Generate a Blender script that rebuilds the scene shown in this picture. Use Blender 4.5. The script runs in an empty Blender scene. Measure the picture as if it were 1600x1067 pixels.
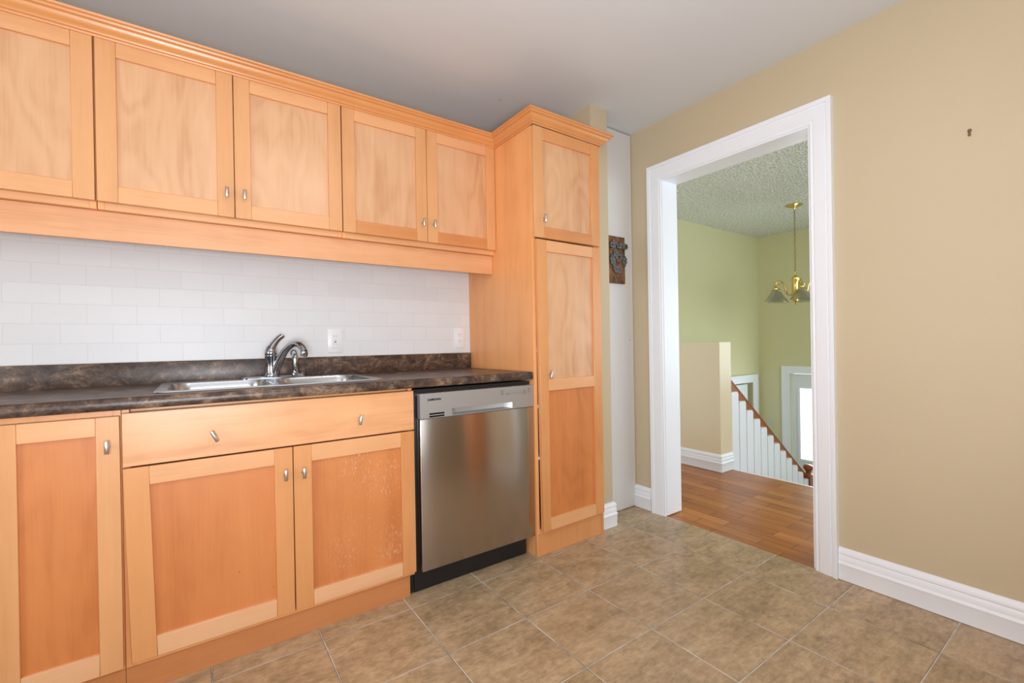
import bpy, bmesh, math, random
from mathutils import Vector, Matrix
random.seed(4)
SC = bpy.context.scene
COL = SC.collection

# ------------------------------------------------------------------ camera
cd = bpy.data.cameras.new('camera')
cam = bpy.data.objects.new('camera', cd); COL.objects.link(cam)
yaw, pitch, roll = -0.62165, -0.00270, -0.01681
F = Vector((0.58234379, 0.81293813, -0.00270418))
R = Vector((0.81279987, -0.58230064, -0.01680253))
U = Vector((0.01523406, -0.0075869, 0.99985517))
M = Matrix((R, U, -F)).transposed().to_4x4()
M.translation = Vector((-0.74695, -2.39893, 1.04838))
cam.matrix_world = M
cd.sensor_fit = 'HORIZONTAL'; cd.sensor_width = 36
cd.lens = 705.6707 * 36 / 1600
cd.shift_x = -12.67 / 1600
cd.shift_y = 4.84 / 1600
cd.clip_start = 0.02
SC.camera = cam

# ------------------------------------------------------------------ world, exposure, lights
w = bpy.data.worlds.new('world'); SC.world = w; w.use_nodes = True
bg = w.node_tree.nodes['Background']
bg.inputs[0].default_value = (0.86, 0.94, 1.0, 1); bg.inputs[1].default_value = 2.2
vs = SC.view_settings
vs.view_transform = 'Standard'; vs.look = 'None'; vs.gamma = 1; vs.use_curve_mapping = False
vs.exposure = 0.0
SC.cycles.max_bounces = 8; SC.cycles.diffuse_bounces = 5; SC.cycles.glossy_bounces = 4
SC.cycles.transmission_bounces = 6; SC.cycles.caustics_reflective = False; SC.cycles.caustics_refractive = False
SC.cycles.sample_clamp_indirect = 6

def area(name, loc, target, sx, sy, power, col, shape='RECTANGLE'):
    l = bpy.data.lights.new(name, 'AREA'); l.shape = shape; l.size = sx
    if shape == 'RECTANGLE': l.size_y = sy
    l.energy = power; l.color = col
    o = bpy.data.objects.new(name, l); COL.objects.link(o)
    o.location = loc
    o.rotation_euler = (Vector(target) - Vector(loc)).to_track_quat('-Z', 'Y').to_euler()
    return o
KITCHEN_LAMP = (-0.15, -1.95); CEIL = 2.365
area('kitchen_lamp_light', (KITCHEN_LAMP[0], KITCHEN_LAMP[1], 2.235), (KITCHEN_LAMP[0], KITCHEN_LAMP[1], 0), .34, .34, 5, (1, .97, .93), 'DISK')
area('bounce_flash', (-0.85, -2.75, 0.95), (-0.10, -1.55, CEIL), .5, .5, 49, (.92, .97, 1.03))
area('kitchen_rear_fill', (-0.9, -4.30, 1.35), (-0.9, 0, 1.25), 2.3, 1.3, 19, (.93, .97, 1))  # added daylight fill at an unseen rear opening
area('kitchen_side_fill', (-2.92, -2.0, 1.3), (1.2, -.6, .9), 1.3, 1.1, 27, (.97, .98, 1))  # added fill from an unseen left opening, brightens the pantry corner
area('living_window_light', (2.9, -3.32, 1.35), (2.9, 0, 1.3), 2.2, 1.5, 44, (.84, .97, 1.05))
area('stairwell_window_light', (5.12, -2.3, 1.15), (2.5, -1.5, 1.1), 1.7, 1.3, 19, (.84, .97, 1.05))
area('entry_door_light', (5.13, -.30, .02), (3.0, -.30, .3), .42, .85, 12, (.88, .97, 1.0))

# ------------------------------------------------------------------ material helpers
MATS = {}
class NT:
    def __init__(s, name):
        s.m = bpy.data.materials.new(name); s.m.use_nodes = True
        s.t = s.m.node_tree; s.b = s.t.nodes['Principled BSDF']
    def n(s, typ, **kw):
        nd = s.t.nodes.new(typ)
        for k, v in kw.items():
            if k.startswith('_'): setattr(nd, k[1:], v)
        return nd
    def l(s, a, b): s.t.links.new(a, b)
    def math(s, op, a, b=None, c=None):
        nd = s.n('ShaderNodeMath', _operation=op)
        for i, v in enumerate((a, b, c)):
            if v is None: continue
            if isinstance(v, (int, float)): nd.inputs[i].default_value = v
            else: s.l(v, nd.inputs[i])
        return nd.outputs[0]
    def pos(s):
        return s.n('ShaderNodeNewGeometry').outputs['Position']
    def mapping(s, vec, scale=(1, 1, 1), loc=(0, 0, 0), rot=(0, 0, 0)):
        nd = s.n('ShaderNodeMapping'); s.l(vec, nd.inputs[0])
        nd.inputs['Scale'].default_value = scale; nd.inputs['Location'].default_value = loc
        nd.inputs['Rotation'].default_value = rot
        return nd.outputs[0]
    def noise(s, vec, scale=5, detail=4, rough=.5, dist=0):
        nd = s.n('ShaderNodeTexNoise'); s.l(vec, nd.inputs['Vector'])
        nd.inputs['Scale'].default_value = scale; nd.inputs['Detail'].default_value = detail
        nd.inputs['Roughness'].default_value = rough; nd.inputs['Distortion'].default_value = dist
        return nd.outputs[0]
    def ramp(s, fac, stops):
        nd = s.n('ShaderNodeValToRGB'); s.l(fac, nd.inputs[0]); cr = nd.color_ramp
        while len(cr.elements) < len(stops): cr.elements.new(.5)
        for e, (p, c) in zip(cr.elements, stops):
            e.position = p; e.color = (*c, 1) if len(c) == 3 else c
        return nd.outputs[0]
    def mix(s, fac, a, b, typ='MIX'):
        nd = s.n('ShaderNodeMix', _data_type='RGBA', _blend_type=typ)
        if isinstance(fac, (int, float)): nd.inputs[0].default_value = fac
        else: s.l(fac, nd.inputs[0])
        for i, v in ((6, a), (7, b)):
            if isinstance(v, tuple): nd.inputs[i].default_value = (*v, 1)
            else: s.l(v, nd.inputs[i])
        return nd.outputs[2]
    def sstep(s, v, lo, hi):
        nd = s.n('ShaderNodeMapRange', _interpolation_type='SMOOTHSTEP'); s.l(v, nd.inputs[0])
        nd.inputs[1].default_value = lo; nd.inputs[2].default_value = hi
        return nd.outputs[0]
    def col(s, c):
        if isinstance(c, tuple): s.b.inputs['Base Color'].default_value = (*c, 1)
        else: s.l(c, s.b.inputs['Base Color'])
    def rough(s, r):
        if isinstance(r, (int, float)): s.b.inputs['Roughness'].default_value = r
        else: s.l(r, s.b.inputs['Roughness'])
    def bump(s, h, strength=.2, dist=.01):
        nd = s.n('ShaderNodeBump'); s.l(h, nd.inputs['Height'])
        nd.inputs['Strength'].default_value = strength; nd.inputs['Distance'].default_value = dist
        s.l(nd.outputs[0], s.b.inputs['Normal'])
    def xyz(s, v):
        nd = s.n('ShaderNodeSeparateXYZ'); s.l(v, nd.inputs[0]); return nd.outputs

def plain(name, c, rough=.5, metal=0, spec=.5, emit=None):
    t = NT(name); t.col(c); t.rough(rough); t.b.inputs['Metallic'].default_value = metal
    t.b.inputs['Specular IOR Level'].default_value = spec
    if emit: t.b.inputs['Emission Color'].default_value = (*emit[0], 1); t.b.inputs['Emission Strength'].default_value = emit[1]
    MATS[name] = t.m; return t.m

def mul(c, k): return tuple(min(1, a * k) for a in c)

def wood(name, base, axis='z', contrast=.16, seed=0, wear=None, rough=.34, figure=.6):
    t = NT(name); p = t.pos()
    along = {'z': (9, 9, .75), 'x': (.75, 9, 9), 'y': (9, .75, 9)}[axis]
    fine = {'z': (160, 160, 5), 'x': (5, 160, 160), 'y': (160, 5, 160)}[axis]
    a = t.noise(t.mapping(p, along, (seed, seed * 1.7, seed * .3)), 1, 5, .55, .6)
    f = t.noise(t.mapping(p, fine, (seed, 0, 0)), 1, 3, .6)
    cl = t.noise(t.mapping(p, (5, 5, 4), (seed * 2.1, 0, seed)), 1, 3, .5)
    fig = {'z': (4.2, 4.2, 1.1), 'x': (1.1, 4.2, 4.2), 'y': (4.2, 1.1, 4.2)}[axis]
    cath = t.math('SINE', t.math('MULTIPLY', t.noise(t.mapping(p, fig, (seed * 3, 1, seed)), 1, 3, .45, .3), 75))
    v = t.math('ADD', t.math('MULTIPLY', a, .55), t.math('MULTIPLY', f, .2))
    v = t.math('ADD', v, t.math('MULTIPLY', cl, .3))
    v = t.math('ADD', v, t.math('MULTIPLY', cath, .022 * figure))
    dark = (base[0] * (1 - contrast), base[1] * (1 - contrast * 1.5), base[2] * (1 - contrast * 2.0))
    lite = (min(1, base[0] * (1 + contrast * .55)), min(1, base[1] * (1 + contrast * .9)), min(1, base[2] * (1 + contrast * 1.3)))
    c = t.ramp(v, [(.34, dark), (.52, base), (.72, lite)])
    # tiny dark pin knots
    vn = t.n('ShaderNodeTexVoronoi'); t.l(t.mapping(p, (1, 1, .6), (seed, 0, 0)), vn.inputs['Vector']); vn.inputs['Scale'].default_value = 13
    knot = t.math('MULTIPLY', t.math('SUBTRACT', 1, t.sstep(vn.outputs['Distance'], .015, .045)), t.math('GREATER_THAN', cl, .56))
    c = t.mix(t.math('MULTIPLY', knot, .55), c, (base[0] * .35, base[1] * .25, base[2] * .2))
    if wear:
        x0, x1, z0, z1, amt = wear
        s = t.xyz(p)
        m = t.math('MULTIPLY', t.sstep(s[0], x0, x1), t.sstep(s[2], z0 - .02, z0 + .05))
        n1 = t.noise(t.mapping(p, (260, 260, 55)), 1, 3, .65)
        n2 = t.noise(t.mapping(p, (7, 7, 4), (2, 0, 1)), 1, 2, .5)
        q = t.math('ADD', n1, t.math('MULTIPLY', t.math('SUBTRACT', n2, .5), .35))
        sc = t.sstep(q, .56, .70)
        edge = t.math('SUBTRACT', 1, t.sstep(t.math('ADD', s[2], t.math('MULTIPLY', n1, .02)), z0 + .008, z0 + .02))
        sc = t.math('MAXIMUM', t.math('MULTIPLY', sc, m), t.math('MULTIPLY', edge, .5))
        c = t.mix(t.math('MULTIPLY', sc, amt), c, (.80, .60, .42))
    t.col(c); t.rough(rough)
    t.b.inputs['Specular IOR Level'].default_value = .58
    t.bump(f, .04, .002)
    MATS[name] = t.m; return t.m

STILE = (.70, .345, .145); RAIL = (.75, .385, .175); PANEL = (.68, .38, .20); DEEP = (.86, .40, .155)
wood('maple_stile', STILE, 'z', .12)
wood('maple_stile_warm', (.69, .31, .115), 'z', .12, 3)
wood('maple_rail', RAIL, 'x', .12, 1)
wood('maple_rail_pale', (.78, .44, .235), 'x', .12, 2)
wood('maple_rail_dark', (.64, .265, .095), 'x', .14, 5)
wood('maple_panel', PANEL, 'z', .17, 4, figure=2.4)
wood('maple_panel_lower', (.62, .215, .060), 'z', .18, 6, rough=.42, figure=1.5)
wood('maple_panel_worn', (.63, .225, .068), 'z', .18, 6, wear=(-.42, -.20, .155, .6, .55), rough=.45)
wood('maple_panel_nicked', (.63, .22, .065), 'z', .18, 6, wear=(-.75, -.30, .16, .6, .2), rough=.42)
wood('maple_drawer', (.77, .385, .18), 'x', .20, 8, figure=1.6)
wood('maple_side', DEEP, 'z', .13, 9, rough=.38)
wood('maple_plinth', (.56, .22, .075), 'x', .16, 2, rough=.5)
wood('maple_crown', (.70, .31, .11), 'x', .10, 7, rough=.3)
wood('maple_crown_side', (.68, .29, .10), 'y', .10, 7, rough=.3)
wood('maple_valance', (.74, .37, .18), 'x', .18, 11)
wood('oak_rail', (.30, .085, .018), 'x', .2, 3, rough=.3)
wood('newel_wood', (.24, .055, .015), 'z', .2, 3, rough=.3)
plain('black_plastic', (.012, .012, .013), .35)
plain('dark_gap', (.03, .012, .006), .8)
plain('white_trim', (.84, .87, .92), .32)
plain('white_door', (.76, .80, .82), .4)
plain('white_plastic', (.84, .84, .86), .25)
plain('white_panel', (.66, .645, .63), .5)
plain('melamine', (.7, .66, .6), .5)
plain('chrome', (.40, .42, .45), .08, 1)
plain('nickel', (.56, .55, .52), .34, 1)
plain('brass', (.72, .53, .17), .18, 1)
plain('brass_dark', (.33, .22, .08), .35, 1)
plain('logo_black', (.006, .006, .006), .9, 0, .1)
plain('icon_grey', (.16, .17, .17), .5)
plain('rust_dark', (.10, .07, .05), .7)
plain('nail_brown', (.16, .10, .05), .6)

# painted walls
def paint(name, c, amt=.03, rough=.55, extra=None):
    t = NT(name); p = t.pos()
    n = t.noise(p, 2.2, 3, .5); n2 = t.noise(p, 160, 2, .5)
    cc = t.mix(n, mul(c, 1 - amt), mul(c, 1 + amt))
    if extra: cc = extra(t, p, cc)
    t.col(cc); t.rough(rough); t.bump(n2, .05, .002)
    MATS[name] = t.m
paint('yellow_paint', (.56, .462, .31))
paint('yellow_paint_hall_lit', (.66, .63, .38), .03, .42)  # same yellow as the kitchen, with the hall's greenish light mixed into the colour
paint('pony_paint', (.74, .63, .43), .03, .3)
def ceil_stain(t, p, cc):
    s = t.n('ShaderNodeVectorMath', _operation='DISTANCE'); t.l(t.mapping(p, (1, 1.6, 1)), s.inputs[0])
    s.inputs[1].default_value = (.605, -.362 * 1.6, 2.365)
    nn = t.noise(p, 90, 2, .5)
    d = t.math('ADD', s.outputs['Value'], t.math('MULTIPLY', nn, .012))
    m = t.math('SUBTRACT', 1, t.sstep(d, .010, .026))
    return t.mix(t.math('MULTIPLY', m, .5), cc, (.50, .38, .20))
paint('ceiling_paint', (.68, .705, .73), .02, .7, ceil_stain)

t = NT('popcorn_ceiling'); p = t.pos()
n = t.noise(p, 60, 4, .65); v = t.n('ShaderNodeTexVoronoi'); t.l(p, v.inputs['Vector']); v.inputs['Scale'].default_value = 55
t.col(t.ramp(n, [(.36, (.50, .53, .47)), (.6, (.88, .90, .82))])); t.rough(.9)
t.bump(t.math('ADD', t.math('MULTIPLY', n, 1.2), v.outputs['Distance']), .6, .02)
MATS['popcorn_ceiling'] = t.m

# floor tile grid
GX, GY, GS = -.0683, -.6774, .3271
t = NT('floor_tile'); p = t.pos(); s = t.xyz(p)
u = t.math('DIVIDE', t.math('SUBTRACT', s[0], GX), GS); vv = t.math('DIVIDE', t.math('SUBTRACT', s[1], GY), GS)
fu = t.math('FRACT', u); fv = t.math('FRACT', vv)
du = t.math('MINIMUM', fu, t.math('SUBTRACT', 1, fu)); dv = t.math('MINIMUM', fv, t.math('SUBTRACT', 1, fv))
d = t.math('MINIMUM', du, dv)
tile = t.sstep(d, .0070, .0088)
side = t.math('MAXIMUM', t.math('LESS_THAN', fv, .5), t.math('MULTIPLY', t.math('GREATER_THAN', fu, .5), t.math('LESS_THAN', du, .012)))
shadow_crack = t.math('MULTIPLY', t.math('MULTIPLY', t.sstep(d, .0030, .0045), side), t.sstep(t.noise(p, 3, 2, .5), .36, .56))  # cracked grout edge, its shadow painted dark along one side
cx = t.n('ShaderNodeCombineXYZ'); t.l(t.math('FLOOR', u), cx.inputs[0]); t.l(t.math('FLOOR', vv), cx.inputs[1])
wn = t.n('ShaderNodeTexWhiteNoise', _noise_dimensions='3D'); t.l(cx.outputs[0], wn.inputs[0])
off = t.n('ShaderNodeVectorMath', _operation='SCALE'); t.l(wn.outputs['Color'], off.inputs[0]); off.inputs['Scale'].default_value = 40
pv = t.n('ShaderNodeVectorMath', _operation='ADD'); t.l(p, pv.inputs[0]); t.l(off.outputs[0], pv.inputs[1])
big = t.noise(t.mapping(pv.outputs[0], (3.2, 7, 1), rot=(0, 0, .5)), 1, 5, .62, .8)
sml = t.noise(t.mapping(pv.outputs[0], (20, 70, 1), rot=(0, 0, .35)), 1, 5, .7, .6)
mid = t.noise(pv.outputs[0], 30, 5, .7, .4)
val = t.math('ADD', t.math('MULTIPLY', big, .34), t.math('ADD', t.math('MULTIPLY', sml, .34), t.math('MULTIPLY', mid, .32)))
tc = t.ramp(val, [(.36, (.21, .142, .074)), (.44, (.34, .238, .134)), (.52, (.46, .328, .194)), (.62, (.62, .455, .285))])
tc = t.mix(t.math('MULTIPLY', wn.outputs['Value'], .25), tc, (.44, .325, .20))
gn = t.noise(p, 9, 3, .6)
gc = t.ramp(gn, [(.32, (.30, .27, .23)), (.5, (.56, .52, .46)), (.7, (.66, .62, .56))])
gc = t.mix(t.math('MULTIPLY', shadow_crack, .9), gc, (.03, .027, .022))
t.col(t.mix(tile, gc, tc))
t.rough(t.mix(tile, (.85,) * 3, t.ramp(val, [(.3, (.30,) * 3), (.7, (.42,) * 3)])))
t.bump(t.math('ADD', tile, t.math('MULTIPLY', val, .12)), .5, .004)
MATS['floor_tile'] = t.m

# hardwood
t = NT('hardwood'); p = t.pos(); s = t.xyz(p)
cb = t.n('ShaderNodeCombineXYZ'); t.l(s[1], cb.inputs[0]); t.l(s[0], cb.inputs[1])
br = t.n('ShaderNodeTexBrick'); t.l(t.mapping(cb.outputs[0], loc=(.13, -.02, 0)), br.inputs['Vector'])
br.offset = .37; br.offset_frequency = 2; br.squash = 1
for k, v in (('Color1', (0, 0, 0, 1)), ('Color2', (1, 1, 1, 1)), ('Mortar', (.5, .5, .5, 1))): br.inputs[k].default_value = v
br.inputs['Scale'].default_value = 1; br.inputs['Mortar Size'].default_value = .0016; br.inputs['Bias'].default_value = 0
br.inputs['Brick Width'].default_value = .36; br.inputs['Row Height'].default_value = .082
g = t.noise(t.mapping(p, (40, 2.2, 1)), 1, 4, .6, .5)
c1 = t.ramp(br.outputs['Color'], [(0, (.30, .080, .014)), (.5, (.46, .150, .030)), (1, (.64, .25, .066))])
c2 = t.mix(.45, c1, t.ramp(g, [(.3, (.20, .06, .014)), (.7, (.52, .20, .06))]))
cw = t.noise(p, 3.5, 3, .5)
c2 = t.mix(t.math('MULTIPLY', t.sstep(cw, .5, .72), .3), c2, (.20, .11, .05))
t.col(t.mix(br.outputs['Fac'], c2, (.05, .02, .008))); t.rough(.32); t.b.inputs['Specular IOR Level'].default_value = .3
t.bump(t.math('SUBTRACT', 1, br.outputs['Fac']), .25, .002)
MATS['hardwood'] = t.m

# subway tile
t = NT('subway_tile'); p = t.pos(); s = t.xyz(p)
cb = t.n('ShaderNodeCombineXYZ'); t.l(t.math('ADD', s[0], 1.163 + 14.75), cb.inputs[0]); t.l(t.math('SUBTRACT', s[2], 1.0005 - .0752 * 6), cb.inputs[1])
br = t.n('ShaderNodeTexBrick'); t.l(cb.outputs[0], br.inputs['Vector']); br.offset = .5; br.offset_frequency = 2
for k, v in (('Color1', (.74, .745, .76, 1)), ('Color2', (.765, .77, .785, 1)), ('Mortar', (.70, .69, .685, 1))): br.inputs[k].default_value = v
br.inputs['Scale'].default_value = 1; br.inputs['Mortar Size'].default_value = .0013; br.inputs['Mortar Smooth'].default_value = .1
br.inputs['Brick Width'].default_value = .1475; br.inputs['Row Height'].default_value = .0752
t.col(br.outputs['Color']); t.rough(.38); t.b.inputs['Specular IOR Level'].default_value = .3
t.bump(t.math('SUBTRACT', 1, br.outputs['Fac']), .35, .002)
MATS['subway_tile'] = t.m

# laminate counter
t = NT('laminate'); p = t.pos()
a = t.noise(t.mapping(p, (7, 7, 10), rot=(.3, .4, .5)), 1, 7, .7, 1.8)
b = t.noise(t.mapping(p, (22, 22, 30), rot=(.1, .7, .2)), 1, 5, .7, .8)
c = t.noise(p, 130, 3, .6)
v = t.math('ADD', t.math('MULTIPLY', a, .5), t.math('ADD', t.math('MULTIPLY', b, .33), t.math('MULTIPLY', c, .17)))
cc = t.ramp(v, [(.38, (.018, .011, .009)), (.46, (.060, .036, .027)), (.52, (.115, .070, .048)), (.58, (.23, .15, .10)), (.66, (.42, .30, .21))])
h = t.noise(t.mapping(p, (3, 3, 4), (4, 2, 0)), 1, 3, .5)
cc = t.mix(t.math('MULTIPLY', t.sstep(h, .52, .68), .45), cc, t.ramp(b, [(.35, (.035, .035, .036)), (.65, (.13, .115, .10))]))
t.col(cc); t.rough(.33); t.b.inputs['Specular IOR Level'].default_value = .35; t.bump(c, .03, .001)
MATS['laminate'] = t.m

# brushed stainless
def steel(name, c, rough, axis, aniso=.6, bump=.05):
    t = NT(name); p = t.pos()
    n = t.noise(t.mapping(p, {'x': (4, 500, 500), 'z': (700, 700, 3)}[axis]), 1, 3, .6)
    t.col(t.mix(n, mul(c, .93), mul(c, 1.05))); t.b.inputs['Metallic'].default_value = 1; t.rough(rough)
    t.bump(n, bump, .001); MATS[name] = t.m
    if aniso:
        t.b.inputs['Anisotropic'].default_value = aniso
        tg = t.n('ShaderNodeTangent', _direction_type='RADIAL', _axis='Z'); t.l(tg.outputs[0], t.b.inputs['Tangent']); t.b.inputs['Anisotropic Rotation'].default_value = ROT
ROT = 0.25
steel('stainless_door', (.50, .455, .42), .23, 'x', .85, .03)
steel('stainless_panel', (.47, .475, .475), .45, 'x', 0, .03)
MATS['stainless_panel'].node_tree.nodes['Principled BSDF'].inputs['Metallic'].default_value = .75
steel('sink_steel', (.53, .535, .55), .26, 'x', 0, .02)

# glass
t = NT('shade_glass'); t.col((.86, .87, .72)); t.rough(.22); t.b.inputs['Transmission Weight'].default_value = .85; t.b.inputs['IOR'].default_value = 1.3
MATS['shade_glass'] = t.m
t = NT('window_glass'); t.col((1, 1, 1)); t.rough(0); t.b.inputs['Transmission Weight'].default_value = 1; t.b.inputs['IOR'].default_value = 1.05
MATS['window_glass'] = t.m
plain('bright_sheer', (.92, .95, .95), .6, emit=((.93, .98, 1.0), 1.3))
plain('lamp_dome', (.9, .88, .84), .4, emit=((1, .95, .88), 2.5))
t = NT('rust_board'); p = t.pos()
n = t.noise(t.mapping(p, (30, 30, 14)), 1, 4, .6, .6)
t.col(t.ramp(n, [(.32, (.035, .016, .008)), (.5, (.15, .055, .015)), (.68, (.30, .125, .035))])); t.rough(.6); MATS['rust_board'] = t.m
t = NT('pewter'); p = t.pos(); n = t.noise(p, 160, 3, .6)
t.col(t.ramp(n, [(.35, (.045, .045, .042)), (.65, (.20, .20, .19))])); t.rough(.55); t.b.inputs['Metallic'].default_value = .4; MATS['pewter'] = t.m

# ------------------------------------------------------------------ geometry helpers
ORIG = {}
def V(*a): return Vector(a)
class G:
    """collects shapes in world coordinates, builds ONE mesh object"""
    def __init__(s): s.bm = bmesh.new(); s.slots = []; s.smooth = False
    def mi(s, m):
        if m not in s.slots: s.slots.append(m)
        return s.slots.index(m)
    def _fin(s, faces, m, smooth=False):
        i = s.mi(m)
        for f in faces: f.material_index = i; f.smooth = smooth
    def box(s, a, b, m, bev=0.0, seg=1):
        x0, y0, z0 = (min(a[i], b[i]) for i in range(3)); x1, y1, z1 = (max(a[i], b[i]) for i in range(3))
        n0 = len(s.bm.faces)
        vs_ = [s.bm.verts.new(c) for c in ((x0, y0, z0), (x1, y0, z0), (x1, y1, z0), (x0, y1, z0), (x0, y0, z1), (x1, y0, z1), (x1, y1, z1), (x0, y1, z1))]
        fs = [s.bm.faces.new([vs_[i] for i in q]) for q in ((0, 3, 2, 1), (4, 5, 6, 7), (0, 1, 5, 4), (1, 2, 6, 5), (2, 3, 7, 6), (3, 0, 4, 7))]
        s._fin(fs, m)
        if bev > 0:
            es = list({e for f in fs for e in f.edges})
            r = bmesh.ops.bevel(s.bm, geom=es, offset=bev, segments=seg, affect='EDGES', profile=.5, clamp_overlap=True)
            s._fin([f for f in r['faces']], m, seg > 1)
        return s
    def quadstrip(s, rings, m, close=True, cap=True, smooth=True):
        """rings: list of lists of points, bridged"""
        vr = [[s.bm.verts.new(q) for q in r] for r in rings]
        fs = []
        for a, b in zip(vr, vr[1:]):
            n = len(a)
            for i in range(n if close else n - 1):
                j = (i + 1) % n
                fs.append(s.bm.faces.new((a[i], a[j], b[j], b[i])))
        caps = []
        if cap and close:
            caps.append(s.bm.faces.new(list(reversed(vr[0])))); caps.append(s.bm.faces.new(vr[-1]))
        s._fin(fs, m, smooth); s._fin(caps, m, False)
        return s
    def lathe(s, c, prof, m, n=24, axis=V(0, 0, 1), smooth=True, cap=True):
        """prof: (radius, height) list along axis from c"""
        ax = Vector(axis).normalized(); up = V(1, 0, 0) if abs(ax.x) < .9 else V(0, 1, 0)
        u_ = ax.cross(up).normalized(); v_ = ax.cross(u_)
        rings = [[Vector(c) + ax * h + (u_ * math.cos(2 * math.pi * i / n) + v_ * math.sin(2 * math.pi * i / n)) * max(r, 1e-4) for i in range(n)] for r, h in prof]
        return s.quadstrip(rings, m, True, cap, smooth)
    def tube(s, pts, rad, m, n=12, cap=True, flat=None):
        pts = [Vector(q) for q in pts]; N = len(pts)
        rads = rad if isinstance(rad, (list, tuple)) else [rad] * N
        rings = []; prev = None
        for i, q in enumerate(pts):
            tg = (pts[min(i + 1, N - 1)] - pts[max(i - 1, 0)]).normalized()
            if prev is None:
                a = V(0, 0, 1) if abs(tg.z) < .9 else V(1, 0, 0)
                nrm = tg.cross(a).normalized()
            else:
                nrm = (prev - tg * prev.dot(tg)).normalized()
            prev = nrm; bi = tg.cross(nrm)
            r = rads[i]; rb = r * (flat if flat else 1)
            rings.append([q + nrm * r * math.cos(2 * math.pi * k / n) + bi * rb * math.sin(2 * math.pi * k / n) for k in range(n)])
        return s.quadstrip(rings, m, True, cap, True)
    def prism(s, poly, ext, m, smooth=False):
        """poly: list of 3D pts, ext: vector"""
        e = Vector(ext)
        return s.quadstrip([[Vector(q) for q in poly], [Vector(q) + e for q in poly]], m, True, True, smooth)
    def sphere(s, c, r, m, sc=(1, 1, 1), n=16):
        prof = []
        rings = []
        for j in range(1, n // 2):
            a = math.pi * j / (n // 2)
            rings.append([Vector(c) + V(sc[0] * r * math.sin(a) * math.cos(2 * math.pi * i / n), sc[1] * r * math.sin(a) * math.sin(2 * math.pi * i / n), -sc[2] * r * math.cos(a)) for i in range(n)])
        return s.quadstrip(rings, m, True, True, True)
    def build(s, name, parent=None, origin=None, **kw):
        bmesh.ops.recalc_face_normals(s.bm, faces=s.bm.faces[:])
        if origin is None:
            if parent is not None: origin = ORIG[parent.name]
            else:
                xs = [v.co for v in s.bm.verts]
                origin = V((min(v.x for v in xs) + max(v.x for v in xs)) / 2, (min(v.y for v in xs) + max(v.y for v in xs)) / 2, min(v.z for v in xs))
        origin = Vector(origin)
        for v in s.bm.verts: v.co -= origin
        me = bpy.data.meshes.new(name); s.bm.to_mesh(me); s.bm.free()
        me.set_sharp_from_angle(angle=math.radians(38))
        for m in s.slots: me.materials.append(MATS[m])
        o = bpy.data.objects.new(name, me); COL.objects.link(o); ORIG[o.name] = origin
        if parent is not None:
            o.parent = parent; o.location = origin - ORIG[parent.name]
        else: o.location = origin
        tag(o, **kw); return o
def tag(o, label=None, cat=None, group=None, kind=None):
    if label: o['label'] = label
    if cat: o['category'] = cat
    if group: o['group'] = group
    if kind: o['kind'] = kind
def thing(name, loc, label, cat, group=None):
    o = bpy.data.objects.new(name, None); COL.objects.link(o); o.location = loc; o.empty_display_size = .1
    ORIG[o.name] = Vector(loc); tag(o, label, cat, group); return o
def struct(name, *boxes):
    g = G()
    for a, b, m in boxes: g.box(a, b, m)
    return g.build(name, kind='structure')
def sweep(name, prof, path, m, closed=False, smooth=False, **kw):
    """prof: list of (offset, height) pairs; path: list of (point, offset dir, height dir)"""
    g = kw.pop('g', None) or G()
    rings = [[Vector(pt) + Vector(od) * a + Vector(hd) * b for a, b in prof] for pt, od, hd in path]
    g.quadstrip(rings, m, True, True, smooth)
    return g

def text_geo(g, txt, pos, size, m, xdir, zdir, depth=.0006, bold=0.0, spacing=1.0):
    cu = bpy.data.curves.new('t', 'FONT'); cu.body = txt; cu.size = size; cu.extrude = depth; cu.offset = bold; cu.space_character = spacing
    o = bpy.data.objects.new('t', cu); COL.objects.link(o)
    dg = bpy.context.evaluated_depsgraph_get(); me = bpy.data.meshes.new_from_object(o.evaluated_get(dg))
    xd, zd = Vector(xdir), Vector(zdir); yd = xd.cross(zd)
    i = g.mi(m)
    vsn = [g.bm.verts.new(Vector(pos) + xd * v.co.x + zd * v.co.y + yd * v.co.z) for v in me.vertices]
    for pl in me.polygons:
        try:
            f = g.bm.faces.new([vsn[k] for k in pl.vertices]); f.material_index = i
        except ValueError: pass
    bpy.data.objects.remove(o); bpy.data.curves.remove(cu); bpy.data.meshes.remove(me)

# ------------------------------------------------------------------ the room
CH = 2.365; XW = 1.524; XH = 1.658
XL, YF = -3.0, -4.42
struct('floor', ((XL, YF, -.08), (XW + .004, 0.02, 0), 'floor_tile'))
struct('ceiling', ((XL - .1, YF - .1, CH), (XW, .12, CH + .1), 'ceiling_paint'))
# back wall (behind the cabinets) and its tiled part
struct('wall_back', ((XL, 0, 0), (XW, .12, CH), 'yellow_paint'))
struct('wall_backsplash', ((-2.4, -.008, .9), (.594, 0, 1.56), 'subway_tile'))
struct('wall_left', ((XL - .12, YF, 0), (XL, -2.75, CH), 'yellow_paint'), ((XL - .12, -1.35, 0), (XL, .12, CH), 'yellow_paint'),
       ((XL - .12, -2.75, 0), (XL, -1.35, .75), 'yellow_paint'), ((XL - .12, -2.75, 1.9), (XL, -1.35, CH), 'yellow_paint'))
WX0, WX1, WZ0, WZ1 = -2.1, .3, .65, 2.05
struct('wall_front', ((XL, YF - .12, 0), (WX0, YF, CH), 'yellow_paint'), ((WX1, YF - .12, 0), (XW, YF, CH), 'yellow_paint'),
       ((WX0, YF - .12, 0), (WX1, YF, WZ0), 'yellow_paint'), ((WX0, YF - .12, WZ1), (WX1, YF, CH), 'yellow_paint'))
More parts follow.
